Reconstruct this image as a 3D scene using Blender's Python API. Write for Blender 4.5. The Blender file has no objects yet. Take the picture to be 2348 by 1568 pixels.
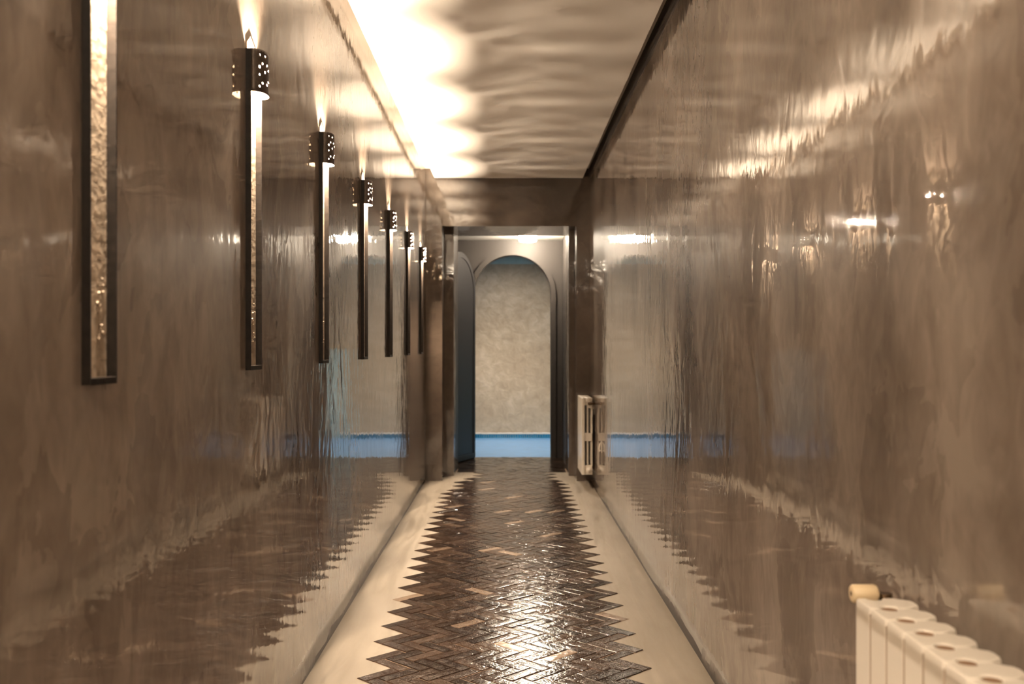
import bpy, bmesh, math, random
from math import sin, cos, pi, sqrt, radians
from mathutils import Matrix, Vector

random.seed(7)
sc = bpy.context.scene
COL = sc.collection

# ------------------------------------------------------------------ camera
CAM_Z = 1.159
cam_d = bpy.data.cameras.new('camera')
cam_d.sensor_width = 36.0
cam_d.lens = 35.0
cam_d.shift_x = 12.0 / 2348
cam_d.shift_y = 9.0 / 2348
cam_d.clip_start = 0.02
cam_d.dof.use_dof = True
cam_d.dof.focus_distance = 3.6
cam_d.dof.aperture_fstop = 4.0
cam = bpy.data.objects.new('camera', cam_d)
COL.objects.link(cam)
cam.location = (0, 0, CAM_Z)
cam.rotation_euler = (pi / 2, 0, 0)
sc.camera = cam

# ------------------------------------------------------------------ world, light levels, exposure
world = bpy.data.worlds.new('world')
world.use_nodes = True
world.node_tree.nodes['Background'].inputs[0].default_value = (0.02, 0.016, 0.013, 1)
world.node_tree.nodes['Background'].inputs[1].default_value = 0.2
sc.world = world

SCONCE_WATTS = 385.0
SCONCE_COLOR = (1.0, 0.785, 0.575)
LOBBY_STRENGTH = 360.0
REAR_FILL_STRENGTH = 760.0
LOBBY_COLOR = (1.0, 0.84, 0.64)

fr = bpy.data.lights.new('far_room_lamp', 'AREA')
fr.shape = 'DISK'
fr.size = 0.45
fr.energy = 13
fr.spread = radians(100)
fr.color = (1.0, 0.88, 0.76)
fro = bpy.data.objects.new('far_room_lamp', fr)
COL.objects.link(fro)
fro.location = (0.08, 10.85, 2.45)
fro.rotation_euler = (radians(31), 0, 0)

sc.view_settings.view_transform = 'Standard'
sc.view_settings.look = 'None'
sc.view_settings.exposure = 0.22
sc.view_settings.gamma = 1.0
sc.view_settings.use_curve_mapping = False
cy = sc.cycles
cy.use_denoising = True
cy.max_bounces = 7
cy.diffuse_bounces = 4
cy.glossy_bounces = 4
cy.sample_clamp_indirect = 6.0
cy.use_light_tree = True
cy.use_adaptive_sampling = True
cy.adaptive_threshold = 0.1
cy.adaptive_min_samples = 24
cy.caustics_reflective = True
cy.blur_glossy = 1.0

# ------------------------------------------------------------------ dimensions
XL, XR = -0.700, 0.714          # faces of the side walls
Y0, YE = -3.10, 8.56            # corridor from the back wall to the end wall
ZP, ZS = 2.600, 2.682           # ceiling panel, slab above the shadow gap


# ------------------------------------------------------------------ mesh helpers
class MB:
    def __init__(self):
        self.v, self.f, self.m, self.s = [], [], [], []

    def face(self, idx, mat=0, smooth=False):
        self.f.append(tuple(idx)); self.m.append(mat); self.s.append(smooth)

    def add(self, pts):
        n = len(self.v)
        self.v += [tuple(p) for p in pts]
        return list(range(n, n + len(pts)))

    def box(self, x0, x1, y0, y1, z0, z1, mat=0):
        a = self.add([(x0, y0, z0), (x1, y0, z0), (x1, y1, z0), (x0, y1, z0),
                      (x0, y0, z1), (x1, y0, z1), (x1, y1, z1), (x0, y1, z1)])
        for q in ((0, 3, 2, 1), (4, 5, 6, 7), (0, 1, 5, 4), (1, 2, 6, 5), (2, 3, 7, 6), (3, 0, 4, 7)):
            self.face([a[i] for i in q], mat)

    def prism(self, poly, z0, z1, bev=0.0, mat=0, smooth_sides=False, to=None, bev_bottom=0.0):
        """extrude a CCW (x,y) polygon; bev rounds the rim; to maps (x,y,z) -> xyz"""
        T = to or (lambda p: p)
        cx = sum(p[0] for p in poly) / len(poly); cy_ = sum(p[1] for p in poly) / len(poly)

        def inset(d):
            out = []
            n = len(poly)
            for i in range(n):
                p0, p1, p2 = poly[i - 1], poly[i], poly[(i + 1) % n]
                e1 = Vector((p1[0] - p0[0], p1[1] - p0[1])).normalized()
                e2 = Vector((p2[0] - p1[0], p2[1] - p1[1])).normalized()
                nn = Vector((-e1.y - e2.y, e1.x + e2.x))
                nn = nn.normalized() if nn.length > 1e-6 else Vector((-e1.y, e1.x))
                out.append((p1[0] + nn.x * d, p1[1] + nn.y * d))
            return out
        loops = []
        if bev_bottom:
            loops.append([(p[0], p[1], z0) for p in inset(bev_bottom)])
            loops.append([(p[0], p[1], z0 + bev_bottom) for p in poly])
        else:
            loops.append([(p[0], p[1], z0) for p in poly])
        if bev:
            loops.append([(p[0], p[1], z1 - bev) for p in poly])
            loops.append([(p[0], p[1], z1 - bev * 0.3) for p in inset(bev * 0.3)])
            loops.append([(p[0], p[1], z1) for p in inset(bev)])
        else:
            loops.append([(p[0], p[1], z1) for p in poly])
        ids = [self.add([T(p) for p in L]) for L in loops]
        n = len(poly)
        for a, b in zip(ids[:-1], ids[1:]):
            for i in range(n):
                j = (i + 1) % n
                self.face((a[i], a[j], b[j], b[i]), mat, smooth_sides)
        self.face(ids[-1], mat)
        self.face(list(reversed(ids[0])), mat)

    def lathe(self, prof, seg=24, to=None, mat=0, smooth=True, cap0=True, cap1=True):
        """profile [(r, z)] spun round z"""
        T = to or (lambda p: p)
        rings = []
        for r, z in prof:
            rings.append(self.add([T((r * cos(2 * pi * i / seg), r * sin(2 * pi * i / seg), z)) for i in range(seg)]))
        for a, b in zip(rings[:-1], rings[1:]):
            for i in range(seg):
                j = (i + 1) % seg
                self.face((a[i], a[j], b[j], b[i]), mat, smooth)
        if cap0: self.face(list(reversed(rings[0])), mat)
        if cap1: self.face(rings[-1], mat)

    def mesh(self, name):
        me = bpy.data.meshes.new(name)
        me.from_pydata(self.v, [], self.f)
        me.polygons.foreach_set('material_index', self.m)
        me.polygons.foreach_set('use_smooth', self.s)
        bm = bmesh.new(); bm.from_mesh(me)
        bmesh.ops.recalc_face_normals(bm, faces=bm.faces)
        bm.to_mesh(me); bm.free()
        me.update()
        return me

    def build(self, name, mats, parent=None, loc=(0, 0, 0)):
        me = self.mesh(name)
        for m in (mats if isinstance(mats, (list, tuple)) else [mats]):
            me.materials.append(m)
        return link(name, me, parent, loc)


def link(name, me, parent=None, loc=(0, 0, 0)):
    o = bpy.data.objects.new(name, me)
    COL.objects.link(o)
    o.location = loc
    if parent: o.parent = parent
    return o


def thing(name, label, cat, loc=(0, 0, 0), group=None):
    o = bpy.data.objects.new(name, None)
    o.empty_display_size = 0.05
    COL.objects.link(o)
    o.location = loc
    o['label'] = label; o['category'] = cat
    if group: o['group'] = group
    return o


def struct(o, label=None, cat=None):
    o['kind'] = 'structure'
    if label: o['label'] = label
    if cat: o['category'] = cat
    return o


def bevel(o, w, seg=2):
    m = o.modifiers.new('bevel', 'BEVEL')
    m.width = w; m.segments = seg; m.limit_method = 'ANGLE'; m.angle_limit = radians(50)
    m.harden_normals = False
    return o


# ------------------------------------------------------------------ materials
def new_mat(name):
    m = bpy.data.materials.new(name)
    m.use_nodes = True
    nt = m.node_tree
    return m, nt, nt.nodes['Principled BSDF']


def node(nt, kind, **kw):
    n = nt.nodes.new(kind)
    for k, v in kw.items():
        setattr(n, k, v)
    return n


def noise(nt, vec, scale=5.0, detail=4.0, rough=0.55, dist=0.0):
    n = node(nt, 'ShaderNodeTexNoise')
    n.inputs['Scale'].default_value = scale
    n.inputs['Detail'].default_value = detail
    n.inputs['Roughness'].default_value = rough
    n.inputs['Distortion'].default_value = dist
    nt.links.new(vec, n.inputs['Vector'])
    return n.outputs['Fac']


def mapping(nt, scale=(1, 1, 1), rot=(0, 0, 0), loc=(0, 0, 0), src='Object'):
    tc = node(nt, 'ShaderNodeTexCoord')
    mp = node(nt, 'ShaderNodeMapping')
    mp.inputs['Scale'].default_value = scale
    mp.inputs['Rotation'].default_value = rot
    mp.inputs['Location'].default_value = loc
    nt.links.new(tc.outputs[src], mp.inputs['Vector'])
    return mp.outputs['Vector']


def ramp(nt, fac, stops):
    r = node(nt, 'ShaderNodeValToRGB')
    e = r.color_ramp.elements
    while len(e) < len(stops): e.new(0.5)
    for i, (p, c) in enumerate(stops):
        e[i].position = p
        e[i].color = (*c, 1) if len(c) == 3 else c
    nt.links.new(fac, r.inputs['Fac'])
    return r.outputs['Color']


def rng(nt, fac, a, b, lo=0.0, hi=1.0):
    r = node(nt, 'ShaderNodeMapRange')
    r.inputs['From Min'].default_value = lo; r.inputs['From Max'].default_value = hi
    r.inputs['To Min'].default_value = a; r.inputs['To Max'].default_value = b
    nt.links.new(fac, r.inputs['Value'])
    return r.outputs['Result']


def mixc(nt, fac, a, b, mode='MIX'):
    m = node(nt, 'ShaderNodeMix', data_type='RGBA', blend_type=mode)
    for s, v in ((m.inputs[0], fac), (m.inputs[6], a), (m.inputs[7], b)):
        if isinstance(v, (int, float)): s.default_value = v
        elif isinstance(v, tuple): s.default_value = (*v, 1)
        else: nt.links.new(v, s)
    return m.outputs[2]


def math_n(nt, op, a, b):
    m = node(nt, 'ShaderNodeMath', operation=op)
    for s, v in ((m.inputs[0], a), (m.inputs[1], b)):
        if isinstance(v, (int, float)): s.default_value = v
        else: nt.links.new(v, s)
    return m.outputs[0]


def bump(nt, height, dist, strength=1.0, normal=None):
    b = node(nt, 'ShaderNodeBump')
    b.inputs['Distance'].default_value = dist
    b.inputs['Strength'].default_value = strength
    nt.links.new(height, b.inputs['Height'])
    if normal is not None: nt.links.new(normal, b.inputs['Normal'])
    return b.outputs['Normal']


def plain(name, col, rough=0.5, metal=0.0, coat=0.0, spec=0.5, bump_scale=0, bump_d=0.0, var=0.0):
    m, nt, p = new_mat(name)
    p.inputs['Base Color'].default_value = (*col, 1)
    p.inputs['Roughness'].default_value = rough
    p.inputs['Metallic'].default_value = metal
    p.inputs['Coat Weight'].default_value = coat
    p.inputs['Coat Roughness'].default_value = 0.12
    p.inputs['Specular IOR Level'].default_value = spec
    if bump_scale or var:
        v = mapping(nt)
        n = noise(nt, v, bump_scale or 8, 4)
        if bump_d: nt.links.new(bump(nt, n, bump_d), p.inputs['Normal'])
        if var:
            c = ramp(nt, n, [(0.3, tuple(x * (1 - var) for x in col)), (0.7, tuple(min(1, x * (1 + var)) for x in col))])
            nt.links.new(c, p.inputs['Base Color'])
    return m


def tadelakt(name, dark, mid, light, seed=0.0):
    """polished lime plaster: cloudy trowel strokes under a waxed gloss"""
    m, nt, p = new_mat(name)

    def ntex(scale, rot, detail, dist, sd):
        v = mapping(nt, scale, (radians(rot), 0, 0), (sd, sd, sd))
        n = node(nt, 'ShaderNodeTexNoise')
        n.inputs['Scale'].default_value = 1.0
        n.inputs['Detail'].default_value = detail
        n.inputs['Roughness'].default_value = 0.6
        n.inputs['Distortion'].default_value = dist
        nt.links.new(v, n.inputs['Vector'])
        return n, v
    t1, v1 = ntex((1.0, 2.1, 1.25), 14, 3, 0.6, seed)              # clouds
    t2, v2 = ntex((3.0, 5.0, 3.0), -14, 3, 1.3, seed + 2.3)         # strokes
    t3, v3 = ntex((6.0, 17.0, 9.0), 12, 2, 1.4, seed + 4.9)          # fine drag marks
    n1, n2, n3 = t1.outputs['Fac'], t2.outputs['Fac'], t3.outputs['Fac']
    # trowel passes with crisp edges
    ad = node(nt, 'ShaderNodeVectorMath', operation='MULTIPLY_ADD')
    nt.links.new(t2.outputs['Color'], ad.inputs[0]); ad.inputs[1].default_value = (0, 1.7, 1.7)
    mp = mapping(nt, (0.2, 4.6, 2.6), (radians(10), 0, 0), (seed, seed, seed))
    nt.links.new(mp, ad.inputs[2])
    vo = node(nt, 'ShaderNodeTexVoronoi', feature='F1')
    vo.inputs['Scale'].default_value = 1.0
    nt.links.new(ad.outputs[0], vo.inputs['Vector'])
    sp = node(nt, 'ShaderNodeSeparateColor'); nt.links.new(vo.outputs['Color'], sp.inputs[0])
    sa, sb = sp.outputs[0], sp.outputs[1]

    def wsum(*pairs):
        acc = None
        for x, w in pairs:
            t_ = math_n(nt, 'MULTIPLY', x, w)
            acc = t_ if acc is None else math_n(nt, 'ADD', acc, t_)
        return acc
    f = wsum((n1, 0.36), (n2, 0.34), (n3, 0.18), (sa, 0.12))
    c = ramp(nt, f, [(0.39, dark), (0.5, mid), (0.61, light)])
    nt.links.new(c, p.inputs['Base Color'])
    p.inputs['Roughness'].default_value = 0.5
    p.inputs['Specular IOR Level'].default_value = 0.1
    p.inputs['Coat Weight'].default_value = 1.0
    p.inputs['Coat IOR'].default_value = 1.75
    # every pass was burnished to a slightly different gloss
    nt.links.new(rng(nt, wsum((n3, 0.65), (sb, 0.35)), 0.007, 0.10, 0.46, 0.76), p.inputs['Coat Roughness'])
    b = bump(nt, wsum((n1, 1.0), (n2, 0.34), (n3, 0.07)), 0.0030)
    nt.links.new(b, p.inputs['Coat Normal'])
    return m


M = {}
M['wall_l'] = tadelakt('brown_polished_plaster_left', (0.158, 0.121, 0.093), (0.220, 0.174, 0.137), (0.300, 0.245, 0.199), 0.0)
M['wall_r'] = tadelakt('brown_polished_plaster_right', (0.158, 0.121, 0.093), (0.220, 0.174, 0.137), (0.300, 0.245, 0.199), 3.7)
M['wall_e'] = tadelakt('brown_polished_plaster_shaded', (0.066, 0.048, 0.036), (0.084, 0.062, 0.046), (0.106, 0.079, 0.060), 8.1)  # same plaster as the side walls, its shade put into darker colours
M['ceiling'] = plain('ceiling_paint', (0.80, 0.765, 0.71), 0.75, spec=0.2)
M['slab'] = plain('slab_plaster', (0.55, 0.49, 0.42), 0.8, spec=0.2)
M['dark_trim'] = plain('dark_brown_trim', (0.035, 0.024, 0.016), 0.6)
M['iron'] = plain('blackened_iron', (0.010, 0.007, 0.005), 0.5, spec=0.15, bump_scale=60, bump_d=0.0006, var=0.35)
M['shade'] = plain('dark_bronze_sheet', (0.055, 0.040, 0.029), 0.42, metal=0.3, spec=0.3, bump_scale=90, bump_d=0.0004, var=0.25)
M['shade_inner'] = plain('pale_shade_lining', (0.62, 0.52, 0.40), 0.5)
M['channel'] = plain('pale_aged_metal', (0.50, 0.415, 0.32), 0.38, metal=0.15, bump_scale=55, bump_d=0.0012, var=0.28)
M['ceramic'] = plain('lamp_ceramic', (0.75, 0.72, 0.66), 0.4)
M['charcoal'] = plain('charcoal_satin_paint', (0.034, 0.030, 0.028), 0.5, spec=0.2, bump_scale=5, bump_d=0.001)
M['door'] = plain('black_satin_door_paint', (0.020, 0.019, 0.020), 0.45, spec=0.25, bump_scale=5, bump_d=0.0008)
M['white_plaster'] = plain('white_lobby_plaster', (0.84, 0.80, 0.74), 0.6)
M['enamel'] = plain('cream_radiator_enamel', (0.80, 0.73, 0.63), 0.33, coat=0.3, bump_scale=40, bump_d=0.0002)
M['knob'] = plain('yellowed_cream_plastic', (0.74, 0.58, 0.36), 0.4)
M['brass_dark'] = plain('dark_bronze_valve', (0.10, 0.060, 0.030), 0.35, metal=0.7)
M['gold'] = plain('gold_lamp_ring', (0.75, 0.50, 0.10), 0.25, metal=0.9)
M['blue_tile'] = plain('deep_blue_tile', (0.018, 0.20, 0.36), 0.25, coat=0.5, var=0.3)
M['blue_floor'] = plain('pale_blue_floor', (0.22, 0.50, 0.92), 0.30, coat=0.0, spec=0.3, bump_scale=7, bump_d=0.002, var=0.06)
M['teal'] = plain('grey_teal_paint', (0.52, 0.66, 0.64), 0.5, bump_scale=5, var=0.12)
M['white_edge'] = plain('white_skirting_strip', (0.85, 0.78, 0.70), 0.6, bump_scale=30, bump_d=0.004)


def far_plaster():
    m, nt, p = new_mat('pale_gold_plaster')
    v = mapping(nt)
    n = noise(nt, v, 9, 6, 0.65, 0.6)
    n2 = noise(nt, v, 2.2, 4, 0.5, 0.3)
    f = math_n(nt, 'ADD', math_n(nt, 'MULTIPLY', n, 0.6), math_n(nt, 'MULTIPLY', n2, 0.4))
    c = ramp(nt, f, [(0.36, (0.42, 0.32, 0.22)), (0.5, (0.51, 0.405, 0.285)), (0.62, (0.62, 0.505, 0.375))])
    nt.links.new(c, p.inputs['Base Color'])
    p.inputs['Roughness'].default_value = 0.42
    nt.links.new(bump(nt, n, 0.012), p.inputs['Normal'])
    return m


M['far_wall'] = far_plaster()


def microcement():
    m, nt, p = new_mat('beige_microcement')
    v = mapping(nt, (1.0, 0.45, 1))
    n = noise(nt, v, 3.5, 5, 0.55, 0.5)
    v2 = mapping(nt, (22.0, 2.0, 1))
    n2 = noise(nt, v2, 1.0, 3, 0.6, 1.0)
    f = math_n(nt, 'ADD', math_n(nt, 'MULTIPLY', n, 0.65), math_n(nt, 'MULTIPLY', n2, 0.35))
    c = ramp(nt, f, [(0.36, (0.205, 0.172, 0.133)), (0.5, (0.228, 0.194, 0.152)), (0.66, (0.268, 0.230, 0.184))])
    nt.links.new(c, p.inputs['Base Color'])
    nt.links.new(rng(nt, n2, 0.34, 0.55, 0.3, 0.7), p.inputs['Roughness'])
    nt.links.new(bump(nt, n, 0.0012), p.inputs['Normal'])
    return m


M['cement'] = microcement()
M['grout'] = plain('brown_grout', (0.20, 0.135, 0.09), 0.8, bump_scale=40, var=0.4)


def glaze(name, per_island):
    m, nt, p = new_mat(name)
    if per_island:
        g = node(nt, 'ShaderNodeNewGeometry'); rnd = g.outputs['Random Per Island']
    else:
        g = node(nt, 'ShaderNodeObjectInfo'); rnd = g.outputs['Random']
    tc = node(nt, 'ShaderNodeTexCoord')
    gm = node(nt, 'ShaderNodeNewGeometry')
    v = node(nt, 'ShaderNodeMapping')
    nt.links.new(gm.outputs['Position'], v.inputs['Vector'])
    V = v.outputs['Vector']
    n = noise(nt, V, 28, 3, 0.6, 0.6)
    nf = noise(nt, V, 130, 1, 0.6, 0.0)
    base = ramp(nt, rnd, [(0.0, (0.012, 0.007, 0.005)), (0.35, (0.020, 0.0115, 0.008)), (0.70, (0.031, 0.0185, 0.013)),
                          (0.965, (0.052, 0.033, 0.023)), (0.974, (0.16, 0.113, 0.08)), (1.0, (0.22, 0.162, 0.117))])
    wear = ramp(nt, n, [(0.56, (0, 0, 0)), (0.72, (1, 1, 1))])
    sep = node(nt, 'ShaderNodeSeparateColor'); nt.links.new(wear, sep.inputs[0])
    c = mixc(nt, math_n(nt, 'MULTIPLY', sep.outputs[0], 0.45), base, (0.085, 0.058, 0.043))
    nt.links.new(c, p.inputs['Base Color'])
    nt.links.new(rng(nt, n, 0.06, 0.22, 0.35, 0.68), p.inputs['Roughness'])
    p.inputs['Specular IOR Level'].default_value = 0.75
    hh = math_n(nt, 'ADD', n, math_n(nt, 'MULTIPLY', nf, 0.44))
    nt.links.new(bump(nt, hh, 0.0016), p.inputs['Normal'])
    return m


M['glaze'] = glaze('brown_glazed_tile', False)
M['glaze_rest'] = glaze('brown_glazed_tile_rest', True)


def emit(name, col, strength):
    m, nt, p = new_mat(name)
    p.inputs['Base Color'].default_value = (0.8, 0.8, 0.8, 1)
    p.inputs['Emission Color'].default_value = (*col, 1)
    p.inputs['Emission Strength'].default_value = strength
    return m


M['bulb'] = emit('sconce_bulb_glow', SCONCE_COLOR, 300.0)
M['bulb'].cycles.emission_sampling = 'NONE'     # its light is the lamp inside
M['lobby_glow_top'] = emit('lobby_lamp_upper_glow', LOBBY_COLOR, LOBBY_STRENGTH * 3.0)
M['rear_fill'] = emit('rear_fill_glow', LOBBY_COLOR, REAR_FILL_STRENGTH)
M['lobby_glow'] = emit('lobby_lamp_glow', LOBBY_COLOR, LOBBY_STRENGTH)


# ------------------------------------------------------------------ structure: corridor shell
def wall_sheet(name, xf, xb, y0, y1, z0, z1, mat, ny, nz, amp, seed):
    """side wall: hand-trowelled, very slightly uneven front face, thick body"""
    b = MB()
    rnd = random.Random(seed)
    ph = [rnd.uniform(0, 6.28) for _ in range(6)]
    g = []
    for i in range(ny + 1):
        y = y0 + (y1 - y0) * i / ny
        row = []
        for k in range(nz + 1):
            z = z0 + (z1 - z0) * k / nz
            d = amp * (sin(2.1 * y + ph[0]) + 0.6 * sin(4.7 * y + 1.3 * z + ph[1]) + 0.5 * sin(2.6 * z + ph[2] + 0.7 * y))
            row.append((xf + d, y, z))
        g.append(b.add(row))
    for i in range(ny):
        for k in range(nz):
            b.face((g[i][k], g[i + 1][k], g[i + 1][k + 1], g[i][k + 1]), 0, True)
    back = [b.add([(xb, y0, z0)])[0], b.add([(xb, y1, z0)])[0], b.add([(xb, y1, z1)])[0], b.add([(xb, y0, z1)])[0]]
    b.face(back)
    b.face([g[i][0] for i in range(ny + 1)] + [back[1], back[0]])
    b.face([g[i][nz] for i in range(ny + 1)] + [back[2], back[3]])
    b.face([g[0][k] for k in range(nz + 1)] + [back[3], back[0]])
    b.face([g[ny][k] for k in range(nz + 1)] + [back[2], back[1]])
    return struct(b.build(name, mat), )


wl = wall_sheet('wall_left', XL, XL - 0.12, Y0, YE + 0.02, 0, ZS, M['wall_l'], 110, 28, 0.00035, 1)
wl['label'] = 'brown polished plaster corridor wall carrying the row of sconces'
wr = wall_sheet('wall_right', XR, XR + 0.12, Y0, YE + 0.02, 0, ZS, M['wall_r'], 110, 28, 0.00035, 2)
wr['label'] = 'brown polished plaster corridor wall behind the two radiators'

b = MB(); b.box(XL - 0.12, XR + 0.12, Y0 - 0.12, Y0, 0, ZS)
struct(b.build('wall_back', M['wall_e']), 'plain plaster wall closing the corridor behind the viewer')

b = MB(); b.box(-0.620, 0.652, Y0 + 0.02, YE - 0.012, ZP, ZP + 0.03)
struct(b.build('ceiling', M['ceiling']), 'smooth white corridor ceiling panel with a shadow gap along its sides')
b = MB(); b.box(XL - 0.12, XR + 0.12, Y0 - 0.12, YE + 0.75, ZS, ZS + 0.1)
struct(b.build('ceiling_slab', M['slab']), 'pale slab above the shadow gap beside the ceiling panel')
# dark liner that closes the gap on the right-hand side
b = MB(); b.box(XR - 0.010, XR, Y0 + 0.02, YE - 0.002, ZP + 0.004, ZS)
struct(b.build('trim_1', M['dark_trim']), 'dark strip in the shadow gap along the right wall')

# end wall: front portal and the narrower passage behind it
OL, OR, OZ = -0.556, 0.600, 2.188
b = MB()
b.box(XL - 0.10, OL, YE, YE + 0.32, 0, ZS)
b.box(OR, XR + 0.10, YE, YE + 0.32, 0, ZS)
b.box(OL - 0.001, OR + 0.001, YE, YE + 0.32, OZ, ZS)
struct(b.build('wall_end', M['wall_e']), 'brown plaster end wall, toned dark for its shade, with a tall square opening')
PL, PR, PY0, PY1 = -0.472, 0.552, YE + 0.32, YE + 0.80
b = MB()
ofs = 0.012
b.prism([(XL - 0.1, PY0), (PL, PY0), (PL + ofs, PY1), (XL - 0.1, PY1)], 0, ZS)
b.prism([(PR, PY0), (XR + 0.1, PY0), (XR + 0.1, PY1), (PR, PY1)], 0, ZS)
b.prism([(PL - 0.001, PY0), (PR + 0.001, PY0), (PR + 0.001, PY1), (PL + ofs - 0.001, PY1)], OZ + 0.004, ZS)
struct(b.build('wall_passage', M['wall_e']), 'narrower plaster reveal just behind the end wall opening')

# lobby behind the passage
LXL, LXR, LZ, AY = -0.700, 0.575, 2.256, 10.30
b = MB(); b.box(LXL - 0.1, LXL, PY1, AY + 0.15, 0, LZ + 0.05)
struct(b.build('wall_lobby_left', M['charcoal']))
b = MB(); b.box(LXR, LXR + 0.1, PY1, AY + 0.15, 0, LZ + 0.05)
struct(b.build('wall_lobby_right', M['charcoal']))
b = MB(); b.box(LXL - 0.1, LXR + 0.1, PY1 + 0.001, AY, LZ, LZ + 0.05)
struct(b.build('ceiling_lobby', M['white_plaster']), 'white lobby ceiling beyond the opening')

# arched wall
AL, AR = -0.338, 0.456
AC, ARAD, ASP = (AL + AR) / 2, (AR - AL) / 2, 1.700


def arch_pts(r, n=40):
    return [(AC - r * cos(pi * i / n), ASP + r * sin(pi * i / n)) for i in range(n + 1)]


def arch_wall():
    b = MB(); n = 40
    top = LZ + 0.4
    y0, y1 = AY, AY + 0.15
    inner = arch_pts(ARAD, n)
    L, R = LXL - 0.7, LXR + 1.0
    cols = [(L, 0.0)] and []
    for y in (y0, y1):
        lo = b.add([(x, y, z) for x, z in inner])
        hi = b.add([(x, y, top) for x, z in inner])
        for i in range(n):
            b.face((lo[i], lo[i + 1], hi[i + 1], hi[i]))
        q = b.add([(L, y, 0), (AL, y, 0), (AL, y, ASP), (AL, y, top), (L, y, top)])
        b.face(q)
        q = b.add([(AR, y, 0), (R, y, 0), (R, y, top), (AR, y, top), (AR, y, ASP)])
        b.face(q)
    path = [(AL, 0)] + inner + [(AR, 0)]
    a = b.add([(x, y0, z) for x, z in path]); c = b.add([(x, y1, z) for x, z in path])
    for i in range(len(path) - 1):
        b.face((a[i], a[i + 1], c[i + 1], c[i]), 0, True)
    o = b.build('wall_arch', M['charcoal'])
    return struct(o, 'dark grey wall pierced by the round-headed doorway')


arch_wall()


def arch_band(name, r0, r1, y0, y1, mat, parent=None):
    b = MB(); n = 40
    pin = [(AC - r0, 0.002)] + arch_pts(r0, n) + [(AC + r0, 0.002)]
    pout = [(AC - r1, 0.002)] + arch_pts(r1, n) + [(AC + r1, 0.002)]
    rows = [b.add([(x, y, z) for x, z in P]) for P, y in ((pin, y1), (pin, y0), (pout, y0), (pout, y1))]
    for a, c in zip(rows[:-1], rows[1:]):
        for i in range(len(pin) - 1):
            b.face((a[i], a[i + 1], c[i + 1], c[i]), 0, True)
    o = b.build(name, mat, parent)
    m = o.modifiers.new('edge', 'EDGE_SPLIT'); m.split_angle = radians(40)
    return o


t = arch_band('trim_2', ARAD, ARAD + 0.050, AY - 0.028, AY, M['charcoal'])
struct(t, 'raised dark moulding framing the arched doorway')

# far room
FY = 12.54
b = MB(); b.box(-1.4, 1.6, FY, FY + 0.1, 0, 2.19)
fw = struct(b.build('wall_far', M['far_wall']), 'pale gold mottled plaster wall of the far room')
b = MB(); b.box(-1.4, 1.6, FY, FY + 0.1, 2.19, 2.75)
struct(b.build('wall_far_upper', M['teal']), 'grey teal painted band above the far plaster wall')
b = MB(); b.box(-1.5, -1.4, AY + 0.15, FY + 0.1, 0, 2.75)
struct(b.build('wall_far_left', M['far_wall']))
b = MB(); b.box(1.6, 1.7, AY + 0.15, FY + 0.1, 0, 2.75)
struct(b.build('wall_far_right', M['teal']))
b = MB(); b.box(-1.5, 1.7, AY + 0.15, FY + 0.1, 2.65, 2.75)
struct(b.build('ceiling_far', M['white_plaster']))
b = MB(); b.box(0.60, 1.6, FY - 0.06, FY, 0.0, 1.12)
struct(b.build('wall_teal_partition', M['teal']), 'low teal partition against the far wall, mirrored in the left wall')
b = MB(); b.box(-1.5, 1.7, AY + 0.06, FY + 0.1, -0.05, 0.0)
struct(b.build('floor_far', M['blue_floor']), 'glossy pale blue floor of the far room')
# skirting of small blue tiles with a ragged white strip above
b = MB(); rs = random.Random(3); x = -1.4
while x < 0.6:
    w = rs.uniform(0.024, 0.034)
    b.box(x, x + w - 0.003, FY - 0.012 - rs.uniform(0, 0.003), FY, 0.0, 0.048 + rs.uniform(-0.003, 0.003))
    x += w
struct(b.build('baseboard_far', M['blue_tile']), 'row of small deep blue skirting tiles')
b = MB(); x = -1.4
while x < 0.6:
    w = rs.uniform(0.03, 0.07)
    b.box(x, x + w, FY - 0.010, FY, 0.050, 0.068 + rs.uniform(-0.005, 0.006)); x += w
struct(b.build('trim_3', M['white_edge']), 'uneven white strip above the blue skirting tiles')

# thin dark joint at the foot of the corridor walls
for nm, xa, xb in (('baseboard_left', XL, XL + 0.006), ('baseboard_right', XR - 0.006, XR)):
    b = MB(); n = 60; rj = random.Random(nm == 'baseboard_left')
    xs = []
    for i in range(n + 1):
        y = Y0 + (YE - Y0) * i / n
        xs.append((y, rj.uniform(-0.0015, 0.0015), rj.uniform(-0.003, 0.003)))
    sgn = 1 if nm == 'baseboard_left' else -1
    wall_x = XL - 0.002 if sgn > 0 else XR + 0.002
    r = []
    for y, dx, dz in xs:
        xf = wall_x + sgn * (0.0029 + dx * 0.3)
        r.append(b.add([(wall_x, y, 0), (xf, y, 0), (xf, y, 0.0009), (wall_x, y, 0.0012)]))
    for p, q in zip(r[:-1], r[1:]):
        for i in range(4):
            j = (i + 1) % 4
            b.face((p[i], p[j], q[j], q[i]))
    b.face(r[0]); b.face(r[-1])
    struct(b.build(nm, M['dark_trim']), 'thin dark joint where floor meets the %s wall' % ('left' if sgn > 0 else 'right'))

# ------------------------------------------------------------------ floor with herringbone tiles
b = MB(); b.box(XL - 0.1, XR + 0.1, Y0 - 0.1, AY + 0.06, -0.05, 0.0)
floor = struct(b.build('floor', M['cement']), 'beige cement floor inlaid with a herringbone runner of brown glazed tiles')

W = 0.0510
S2 = sqrt(2)
FX0, FY0 = -0.524, 3.468            # a left tip of the runner
NK = 13
LOB0, LOB1 = 9.13, AY + 0.055        # lobby: tiled from wall to wall


def uv2xy(u, v):
    return (FX0 + (u + v) * W / S2, FY0 + (u - v) * W / S2)


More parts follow.
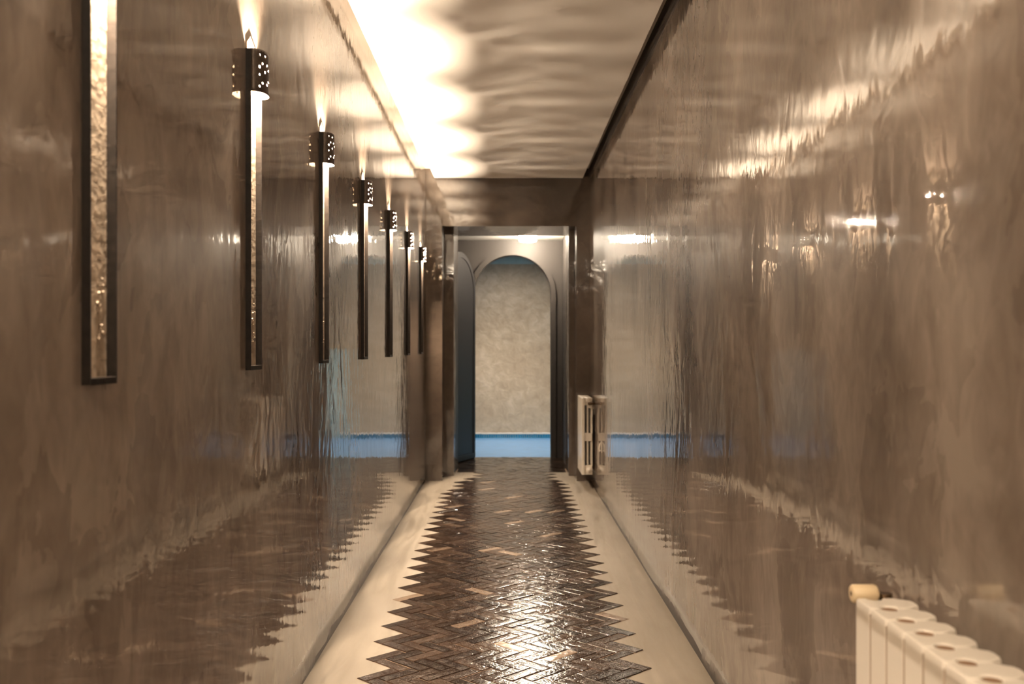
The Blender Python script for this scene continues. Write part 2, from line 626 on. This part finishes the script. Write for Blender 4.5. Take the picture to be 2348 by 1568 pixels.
def brick_list():
    out = []
    m0 = int((Y0 - FY0) / (3 * S2 * W)) - 1
    m1 = int((LOB1 - FY0) / (3 * S2 * W)) + 2
    for mm in range(m0, m1):
        for k in range(-6, NK + 6):
            for kind in (0, 1):
                if kind == 0: u0, v0, u1, v1 = 0, 0, 3, 1
                else: u0, v0, u1, v1 = 3, -2, 4, 1
                u0 += k + 3 * mm; u1 += k + 3 * mm; v0 += k - 3 * mm; v1 += k - 3 * mm
                cx, cyy = uv2xy((u0 + u1) / 2, (v0 + v1) / 2)
                klo, khi = 0, NK - 1
                if cyy > 8.02: klo, khi = 1, NK - 1
                if cyy > 8.30: klo, khi = 1, NK - 1
                if cyy > 8.52: klo, khi = 2, NK - 2
                if cyy > 8.80: klo, khi = 3, NK - 2
                run = klo <= k <= khi and Y0 + 0.10 < cyy < LOB0 + 0.09
                out.append((mm, k, kind, cx, cyy, run))
    return out


bricks = [x for x in brick_list()]
J = 0.0013                            # half joint


def brick_mesh_pts(rnd, hl, hw):
    """irregular hand-cut brick in local coords (long axis = x): 4 rim + 4 inner top points"""
    jt = lambda a: rnd.uniform(-a, a)
    rim = []
    for sx, sy in ((-1, -1), (1, -1), (1, 1), (-1, 1)):
        rim.append((sx * (hl - J) + jt(0.0009), sy * (hw - J) + jt(0.0008)))
    return rim


def brick_add(b, rim, top, place, rnd):
    bot = b.add([place(x, y, -0.012) for x, y in rim])
    mid = b.add([place(x, y, top - 0.0016) for x, y in rim])
    ins = 0.0022
    inn = []
    for x, y in rim:
        inn.append(place(x - math.copysign(ins * rnd.uniform(0.7, 1.7), x), y - math.copysign(ins * rnd.uniform(0.7, 1.5), y),
                         top + rnd.uniform(-0.0003, 0.0003)))
    inn = b.add(inn)
    for i in range(4):
        j = (i + 1) % 4
        b.face((bot[i], bot[j], mid[j], mid[i]))
        b.face((mid[i], mid[j], inn[j], inn[i]))
    # slightly crowned top
    c = b.add([place(0, 0, top + 0.0006)])[0]
    for i in range(4):
        b.face((inn[i], inn[(i + 1) % 4], c))
    b.face(list(reversed(bot)))


variants = []
for i in range(10):
    rv = random.Random(100 + i)
    b = MB()
    brick_add(b, brick_mesh_pts(rv, 1.5 * W, 0.5 * W), 0.0032, lambda x, y, z: (x, y, z), rv)
    me = b.mesh('tile'); me.materials.append(M['glaze'])
    variants.append(me)

# the 300 largest in view are single tiles, the rest is one joined part
vis = [x for x in bricks if x[5] and x[4] > 3.36]
vis.sort(key=lambda x: x[4])
single = set((x[0], x[1], x[2]) for x in vis[:300])
rest = MB()
rt = random.Random(11)
for mm, k, kind, cx, cyy, run in bricks:
    ang = (pi / 4 if kind == 0 else -pi / 4)
    tiltx, tilty = rt.gauss(0, 0.010), rt.gauss(0, 0.006)
    dz = rt.uniform(-0.0010, 0.0012)
    if run:
        R = Matrix.Rotation(ang, 4, 'Z') @ Matrix.Rotation(tiltx, 4, 'X') @ Matrix.Rotation(tilty, 4, 'Y')
        if rt.random() < 0.5: R = R @ Matrix.Rotation(pi, 4, 'Z')
        if (mm, k, kind) in single:
            o = link('tile', rt.choice(variants), floor)
            o.matrix_local = Matrix.Translation((cx, cyy, dz)) @ R
        else:
            T = Matrix.Translation((cx, cyy, dz)) @ R
            rim = brick_mesh_pts(rt, 1.5 * W, 0.5 * W)
            brick_add(rest, rim, 0.0032, lambda x, y, z: tuple(T @ Vector((x, y, z))), rt)
    elif cyy > LOB0 - 0.2:
        # lobby field, cut along its straight edges
        ca, sa = cos(ang), sin(ang)
        P = []
        for x, y in brick_mesh_pts(rt, 1.5 * W, 0.5 * W):
            P.append((cx + ca * x - sa * y, cyy + sa * x + ca * y))
        lim = [(0, -0.455, 1), (0, 0.545, -1), (1, LOB0, 1), (1, LOB1, -1)]
        if cyy > PY1: lim = [(0, LXL + 0.003, 1), (0, LXR - 0.003, -1), (1, LOB0, 1), (1, LOB1, -1)]
        for ax, val, sg in lim:
            Q = []
            for i in range(len(P)):
                p, q = P[i], P[(i + 1) % len(P)]
                ip, iq = (p[ax] - val) * sg >= 0, (q[ax] - val) * sg >= 0
                if ip: Q.append(p)
                if ip != iq:
                    tt = (val - p[ax]) / (q[ax] - p[ax])
                    Q.append((p[0] + (q[0] - p[0]) * tt, p[1] + (q[1] - p[1]) * tt))
            P = Q
            if len(P) < 3: break
        if len(P) >= 3:
            gx, gy = rt.gauss(0, 0.006), rt.gauss(0, 0.008)
            h = lambda p: 0.0030 + dz + (p[0] - cx) * gx + (p[1] - cyy) * gy
            lo = rest.add([(p[0], p[1], -0.01) for p in P]); hi = rest.add([(p[0], p[1], h(p)) for p in P])
            for i in range(len(P)):
                j = (i + 1) % len(P)
                rest.face((lo[i], lo[j], hi[j], hi[i]))
            rest.face(hi)
ro = rest.build('tiles_beyond', M['glaze_rest'], floor)
ro['kind'] = 'stuff'
ro['label'] = 'remaining brown glazed herringbone tiles toward the lobby'

# grout bed showing in the joints
b = MB()
for mm, k, kind, cx, cyy, run in bricks:
    if not run: continue
    ang = (pi / 4 if kind == 0 else -pi / 4); ca, sa = cos(ang), sin(ang)
    q = b.add([(cx + ca * x - sa * y, cyy + sa * x + ca * y, 0.0006) for x, y in
               ((-1.5 * W, -.5 * W), (1.5 * W, -.5 * W), (1.5 * W, .5 * W), (-1.5 * W, .5 * W))])
    b.face(q)
q = b.add([(LXL + 0.003, LOB0, 0.0004), (LXR - 0.003, LOB0, 0.0004), (LXR - 0.003, LOB1, 0.0004), (LXL + 0.003, LOB1, 0.0004)])
b.face(q)
g = b.build('grout', M['grout'], floor)

# ------------------------------------------------------------------ wall sconces
CW = 0.049                    # half width of the channel
CN, CF = 0.0148, 0.0205        # depth of its near and far flange
ZB, ZT = 1.094, 1.957         # bottom and flange top
SB, ST = 1.842, 1.957         # perforated shade
TK = 0.0035


def sconce_meshes():
    ms = {}
    b = MB()
    b.prism([(0.001, -CW + TK), (0.0035, -CW + TK), (0.0035, CW - TK), (0.001, CW - TK)], ZB + 0.012, 1.975)
    # pointed upper tip of the back strip
    q0 = b.add([(0.001, -CW + TK, 1.975), (0.001, CW - TK, 1.975), (0.001, -CW * 0.2, 2.0)])
    q1 = b.add([(0.0035, -CW + TK, 1.975), (0.0035, CW - TK, 1.975), (0.0035, -CW * 0.2, 2.0)])
    b.face(q1); b.face(list(reversed(q0)))
    for i in range(3):
        j = (i + 1) % 3
        b.face((q0[i], q0[j], q1[j], q1[i]))
    # drips and crumbs of plaster stuck to the strip
    rr = random.Random(4)
    for _ in range(16):
        y = rr.uniform(0.004, 0.03); z = ZB + 0.02 + rr.uniform(0.07, 0.20) * (0.6 + 0.4 * rr.random())
        r = rr.uniform(0.0015, 0.0035)
        b.lathe([(r, 0), (r * 0.8, r * 0.6), (r * 0.2, r)], 6, lambda p, y=y, z=z: (0.0035 + p[2], y + p[0], z + p[1]))
    ms['back_strip'] = (b.mesh('back_strip'), 'channel')
    for s, nm in ((-1, 'flange_n'), (1, 'flange_f')):
        b = MB()
        y0, y1 = (-CW, -CW + TK) if s < 0 else (CW - TK, CW)
        d = CN if s < 0 else CF
        b.prism([(0.0, y0), (d, y0), (d, y1), (0.0, y1)], ZB, ZT, bev=0.0008)
        ms[nm] = (b.mesh('flange'), 'iron')
    b = MB()
    b.prism([(0.0, -CW + TK), (CN, -CW + TK), (CF, CW - TK), (0.0, CW - TK)], ZB, ZB + 0.012, bev=0.0012)
    ms['end_cap'] = (b.mesh('end_cap'), 'iron')
    # perforated half-round shade: grid of cells, some with a punched hole
    holes = set()
    pat = ["............",
           "..x.x.......",
           "............",
           "...x.x......",
           "..X...x.x...",
           "....x....x..",
           "..x....x....",
           "......x..x..",
           "...x.x..x...",
           "..x.....x.x.",
           "............"]
    NR, NC = len(pat), len(pat[0])
    rx, ry = 0.030, CW - 0.0008
    b = MB()

    def P(fx, fz):
        a = -pi / 2 + pi * fx
        return (CN + (CF - CN) * (0.5 + 0.5 * sin(a)) + rx * max(0.0, cos(a)) ** 0.85, ry * sin(a), ST - (ST - SB) * fz)
    cache = {}

    def vid(fx, fz):
        key = (round(fx, 4), round(fz, 4))
        if key not in cache: cache[key] = b.add([P(fx, fz)])[0]
        return cache[key]
    for r in range(NR):
        for c in range(NC):
            x0, x1, z0, z1 = c / NC, (c + 1) / NC, r / NR, (r + 1) / NR
            xm, zm = (x0 + x1) / 2, (z0 + z1) / 2
            outer = [(x0, z0), (xm, z0), (x1, z0), (x1, zm), (x1, z1), (xm, z1), (x0, z1), (x0, zm)]
            oi = [vid(*p) for p in outer]
            if pat[r][c] in 'xX':
                s = 0.30 if pat[r][c] == 'x' else 0.40
                ii = []
                for i in range(8):
                    a = pi * 1.25 + i * pi / 4
                    ii.append(b.add([P(xm + cos(a) * s * (x1 - x0), zm + sin(a) * s * (z1 - z0))])[0])
                for i in range(8):
                    j = (i + 1) % 8
                    b.face((oi[i], oi[j], ii[j], ii[i]), 0, True)
            else:
                b.face(oi, 0, True)
    sh = b.mesh('shade')
    if sum(p.normal.x * p.area for p in sh.polygons) < 0: sh.flip_normals()
    ms['shade'] = (sh, 'shade')
    b = MB()
    b.lathe([(0.0005, 0.0), (0.0042, 0.0015), (0.0058, 0.005), (0.0058, 0.024), (0.0042, 0.0275), (0.0005, 0.029)], 12)
    ms['bulb'] = (b.mesh('bulb'), 'bulb')
    b = MB()
    b.box(0.0035, 0.016, -0.034, -0.026, 1.869, 1.893)
    b.lathe([(0.006, 0.0), (0.0075, 0.004), (0.0075, 0.016)], 12, lambda p: (0.0112 + p[0], -0.026 + p[2] * 1.2, 1.881 + p[1]))
    ms['lamp_holder'] = (b.mesh('lamp_holder'), 'ceramic')
    for me, mt in ms.values():
        me.materials.append(M[mt])
    ms['shade'][0].materials.append(M['shade_inner'])
    return ms


SM = sconce_meshes()
BULB_Z = 1.8790
ys = [1.687, 2.716, 3.756, 4.828, 5.887, 6.966, 8.04]
lab = ['tall iron wall sconce nearest the viewer, its lamp cut off by the frame top',
       'tall iron wall sconce second from the viewer with its whole perforated lamp showing',
       'tall iron wall sconce third from the viewer on the left wall',
       'tall iron wall sconce in the middle of the row, fourth from the viewer',
       'tall iron wall sconce third from the far end of the row',
       'tall iron wall sconce next to last before the end wall',
       'tall iron wall sconce last in the row, tight beside the end wall']
entries = list(zip(ys, lab)) + [(0.655, 'iron wall sconce of the row, level with the viewer and out of frame'),
                                (-0.375, 'iron wall sconce of the row just behind the viewer and out of frame'),
                                (-1.405, 'iron wall sconce of the row well behind the viewer and out of frame'),
                                (-2.435, 'iron wall sconce at the back end of the row and out of frame')]
for y, lb in entries:
    t = thing('wall_sconce', lb, 'sconce', (XL, y, 0), 'perforated iron sconces along the left wall')
    for key, (me, mt) in SM.items():
        nm = 'flange' if key.startswith('flange') else key
        o = link(nm, me, t)
        if key == 'shade':
            md = o.modifiers.new('thick', 'SOLIDIFY'); md.thickness = 0.0014; md.offset = 0; md.material_offset = 1; md.material_offset_rim = 1
            o['label'] = 'half-round dark sheet shade punched with holes'
        if key == 'bulb':
            o.location = (0.0116, 0.0, BULB_Z - 0.003)
            for kz, kw in ((0.000, 0.30), (0.011, 0.42), (0.022, 0.28)):     # the glowing length of the bulb
                ld = bpy.data.lights.new('bulb_light', 'POINT')
                ld.energy = SCONCE_WATTS * kw; ld.color = SCONCE_COLOR; ld.shadow_soft_size = 0.0098
                link('bulb_light', ld, t, (0.0120, 0.0, BULB_Z + kz))
        if key == 'back_strip': o['label'] = 'pale aged metal strip'

# ------------------------------------------------------------------ lobby ceiling lamp
def ceiling_lamp(label, x, y, z, top, low):
    t = thing('ceiling_lamp', label, 'lamp', (x, y, z))
    b = MB(); b.lathe([(0.087, -0.006), (0.087, -0.034)], 24)
    b.build('upper_glass', top, t)
    b = MB(); b.lathe([(0.080, 0.0), (0.080, -0.006)], 24)
    b.build('ceiling_plate', M['white_plaster'], t)
    b = MB(); b.lathe([(0.087, -0.032), (0.0925, -0.033), (0.0925, -0.045), (0.087, -0.046)], 24)
    b.build('ring', M['gold'], t)
    b = MB(); b.lathe([(0.084, -0.046), (0.086, -0.051), (0.082, -0.060), (0.060, -0.066), (0.02, -0.068)], 24)
    b.build('diffuser', low, t)
    return t


ceiling_lamp('small round glowing ceiling lamp with a gold ring in the lobby', 0.208, 9.86, LZ, M['lobby_glow_top'], M['lobby_glow'])
ceiling_lamp('added round fill lamp behind the viewer, out of frame, brightening the near right side', -0.42, -0.75, ZP, M['rear_fill'], M['rear_fill'])  # unseen lamp added to light the near right wall and radiator

# ------------------------------------------------------------------ arched door leaf standing open in the lobby
hx, hy = AL - 0.004, AY - 0.045
dirx, diry = -0.145, -0.410
dl = sqrt(dirx ** 2 + diry ** 2); ux, uy = dirx / dl, diry / dl
nx, ny_ = -uy, ux                     # leaf normal, towards the middle of the lobby
DW = ARAD * 2 - 0.012
DT = 0.036


def leaf_profile(r_off):
    w = DW - 2 * r_off
    cx = DW / 2
    r = w / 2
    pts = [(r_off, 0.010 + r_off), (DW - r_off, 0.010 + r_off)]
    n = 28
    for i in range(n + 1):
        a = pi * i / n
        pts.append((cx + r * cos(a), ASP + r * sin(a)))
    return pts


def leaf_to(off):
    def f(p):
        s, z, d = p
        return (hx + ux * s + nx * (d + off), hy + uy * s + ny_ * (d + off), z)
    return f


b = MB(); b.prism(leaf_profile(0), -DT / 2, DT / 2, to=leaf_to(0))
door = struct(b.build('door_1', M['door']), 'black round-headed door leaf standing open in the lobby')
b = MB(); pi_, po_ = leaf_profile(0.055), leaf_profile(0.012)
T = leaf_to(0)
for s in (1, -1):
    rows = [b.add([T((p[0], p[1], s * (DT / 2 + d))) for p in L]) for L, d in ((po_, 0), (po_, 0.007), (pi_, 0.007), (pi_, 0))]
    n = len(po_)
    for a, c in zip(rows[:-1], rows[1:]):
        for i in range(n):
            j = (i + 1) % n
            b.face((a[i], a[j], c[j], c[i]))
b.build('door_moulding', M['door'], door)
for z in (0.25, 1.0, 1.6):
    b = MB(); b.lathe([(0.008, -0.045), (0.008, 0.045)], 10, lambda p: (hx + 0.006 + p[0], hy - 0.004 + p[1], z + p[2]))
    b.build('hinge', M['iron'], door)

# ------------------------------------------------------------------ sectional radiators
PITCH = 0.0675
RZ0, RZ1 = 0.117, 0.738
RD = 0.088


def section_mesh():
    b = MB(); hw = PITCH / 2 - 0.0009
    # front plate with softened edges
    b.prism([(0.0, -hw + 0.0035), (0.0008, -hw + 0.0015), (0.0035, -hw), (0.022, -hw), (0.022, hw), (0.0035, hw), (0.0008, hw - 0.0015), (0.0, hw - 0.0035)], RZ0, RZ1 - 0.012)
    cw = 0.013
    for d0, d1 in ((0.008, 0.024), (0.042, 0.054), (0.072, RD)):
        b.box(d0, d1, -cw, cw, RZ0 + 0.02, RZ1 - 0.03)
    for z0, z1, yw in ((RZ1 - 0.060, RZ1 - 0.026, 0.014), (0.389, 0.453, 0.022), (RZ0, 0.194, 0.022)):
        b.prism([(0.006, -yw), (RD - 0.006, -yw), (RD, -yw * 0.6), (RD, yw * 0.6), (RD - 0.006, yw), (0.006, yw)], z0, z1, bev=0.003)
    # connecting hubs to the neighbours
    for z in (RZ1 - 0.062, RZ0 + 0.042):
        b.lathe([(0.021, -PITCH / 2), (0.021, PITCH / 2)], 16, lambda p, z=z: (0.066 + p[0], p[2], z + p[1]))
    # cast top: full-width nose, waisted by an oval gap, tapering to a rounded back
    half = [(0.0, hw - 0.004), (0.004, hw), (0.018, hw)]
    for i in range(1, 8):
        a = pi * i / 8
        half.append((0.031 - 0.013 * cos(a), hw - 0.0135 * sin(a)))
    half += [(0.044, hw), (0.060, hw), (0.069, hw - 0.004), (0.078, hw - 0.012), (0.085, 0.016), (RD, 0.008)]
    poly = [(x, -y) for x, y in half] + [(x, y) for x, y in reversed(half)]
    b.prism(poly, RZ1 - 0.030, RZ1, bev=0.004)
    me = b.mesh('section'); me.materials.append(M['enamel'])
    return me


SEC = section_mesh()
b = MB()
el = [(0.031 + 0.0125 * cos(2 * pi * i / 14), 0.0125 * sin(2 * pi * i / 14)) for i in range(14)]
b.prism(el, RZ1 - 0.016, RZ1 - 0.0022)  # dark brown insert filling the oval gap between section tops
b.box(0.0004, 0.012, -0.0030, 0.0030, RZ0 + 0.006, RZ1 - 0.010, 1)  # strip in the groove, the shade between sections put into its colour
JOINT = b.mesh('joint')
JOINT.materials.append(plain('dark_brown_recess', (0.23, 0.135, 0.075), 0.8))
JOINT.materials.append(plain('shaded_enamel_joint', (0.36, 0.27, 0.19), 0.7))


def radiator(label, xf, y_far, n, wall_x):
    t = thing('radiator', label, 'radiator', (xf, y_far, 0), 'cream sectional radiators on the right wall')
    for i in range(n):
        link('section', SEC, t, (0, -PITCH * (i + 0.5), 0))
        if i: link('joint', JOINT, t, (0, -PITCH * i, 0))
    L = n * PITCH
    for yy in (-0.10, -L + 0.10):
        b = MB()
        b.box(RD - 0.02, wall_x - xf, yy - 0.006, yy + 0.006, 0.640, 0.660)
        b.box(wall_x - xf - 0.004, wall_x - xf, yy - 0.016, yy + 0.016, 0.600, 0.680)
        b.build('wall_bracket', M['enamel'], t)
    return t, L


# near radiator, running out of the frame towards the viewer
t, L = radiator('large cream radiator in the near right corner, cut by the frame', 0.583, 1.665, 11, XR)
b = MB()
kx = 0.004
prof = [(0.006, 0.0), (0.0135, 0.0005), (0.0155, 0.003), (0.0155, 0.038), (0.0135, 0.043), (0.008, 0.046)]
b.lathe(prof, 20, lambda p: (kx + p[2], 0.032 + p[0], 0.737 + p[1]))
k = b.build('valve_knob', M['knob'], t); k['label'] = 'yellowed cream valve knob'
b = MB(); b.lathe([(0.0042, 0.0), (0.0042, 0.002)], 10, lambda p: (kx - 0.0005 + p[2], 0.032 + p[0], 0.737 + p[1]))
b.build('screw', M['brass_dark'], k)
b = MB()
b.lathe([(0.012, -0.005), (0.012, 0.034)], 14, lambda p: (0.058 + p[0], p[2], 0.700 + p[1]))
b.lathe([(0.011, -0.055), (0.011, 0.038)], 14, lambda p: (0.062 + p[0], 0.032 + p[1], 0.700 + p[2]))
b.build('valve_body', M['brass_dark'], t)
b = MB(); b.lathe([(0.008, 0.004), (0.008, 0.660)], 12, lambda p: (0.062 + p[0], 0.032 + p[1], p[2]))
b.build('supply_pipe', M['enamel'], t)

# far radiator beside the end wall
t, L = radiator('small cream radiator by the end wall beside the opening', 0.607, 8.520, 7, XR)
b = MB(); b.lathe([(0.022, 0.0), (0.022, 0.004), (0.017, 0.008), (0.009, 0.008), (0.009, 0.013), (0.004, 0.013)], 18,
                  lambda p: (0.060 + p[0], -L - p[2], 0.156 + p[1]))
b.build('blanking_plug', M['enamel'], t)
b = MB(); b.lathe([(0.016, 0.0), (0.016, 0.012)], 14, lambda p: (0.058 + p[0], -L - p[2], 0.694 + p[1]))
b.build('bushing', M['enamel'], t)
b = MB()
b.lathe([(0.009, 0.0), (0.012, 0.004), (0.012, 0.028), (0.009, 0.034), (0.009, 0.062)], 14,
        lambda p: (0.046 + p[2], -L - 0.022 + p[0], 0.694 + p[1]))
b.lathe([(0.010, 0.0), (0.010, 0.026)], 12, lambda p: (0.058 + p[0], -L - 0.002 - p[2], 0.694 + p[1]))
k = b.build('valve', M['brass_dark'], t); k['label'] = 'dark bronze valve reaching to the wall'

# little cream fitting on the right wall in front of the far radiator
t = thing('wall_hook', 'tiny cream hook-shaped fitting on the right wall near the small radiator', 'hook', (XR, 7.49, 0.40))
b = MB(); b.box(-0.004, 0.0, -0.012, 0.012, -0.045, 0.045)
o = b.build('plate', M['enamel'], t); bevel(o, 0.0015)
b = MB(); b.prism([(-0.004, -0.03), (-0.022, -0.038), (-0.026, -0.015), (-0.020, 0.02), (-0.004, 0.04), (-0.010, 0.01), (-0.014, -0.018)], -0.005, 0.005,
                  to=lambda p: (p[0], p[2], p[1]))
b.build('hook_arm', M['enamel'], t)
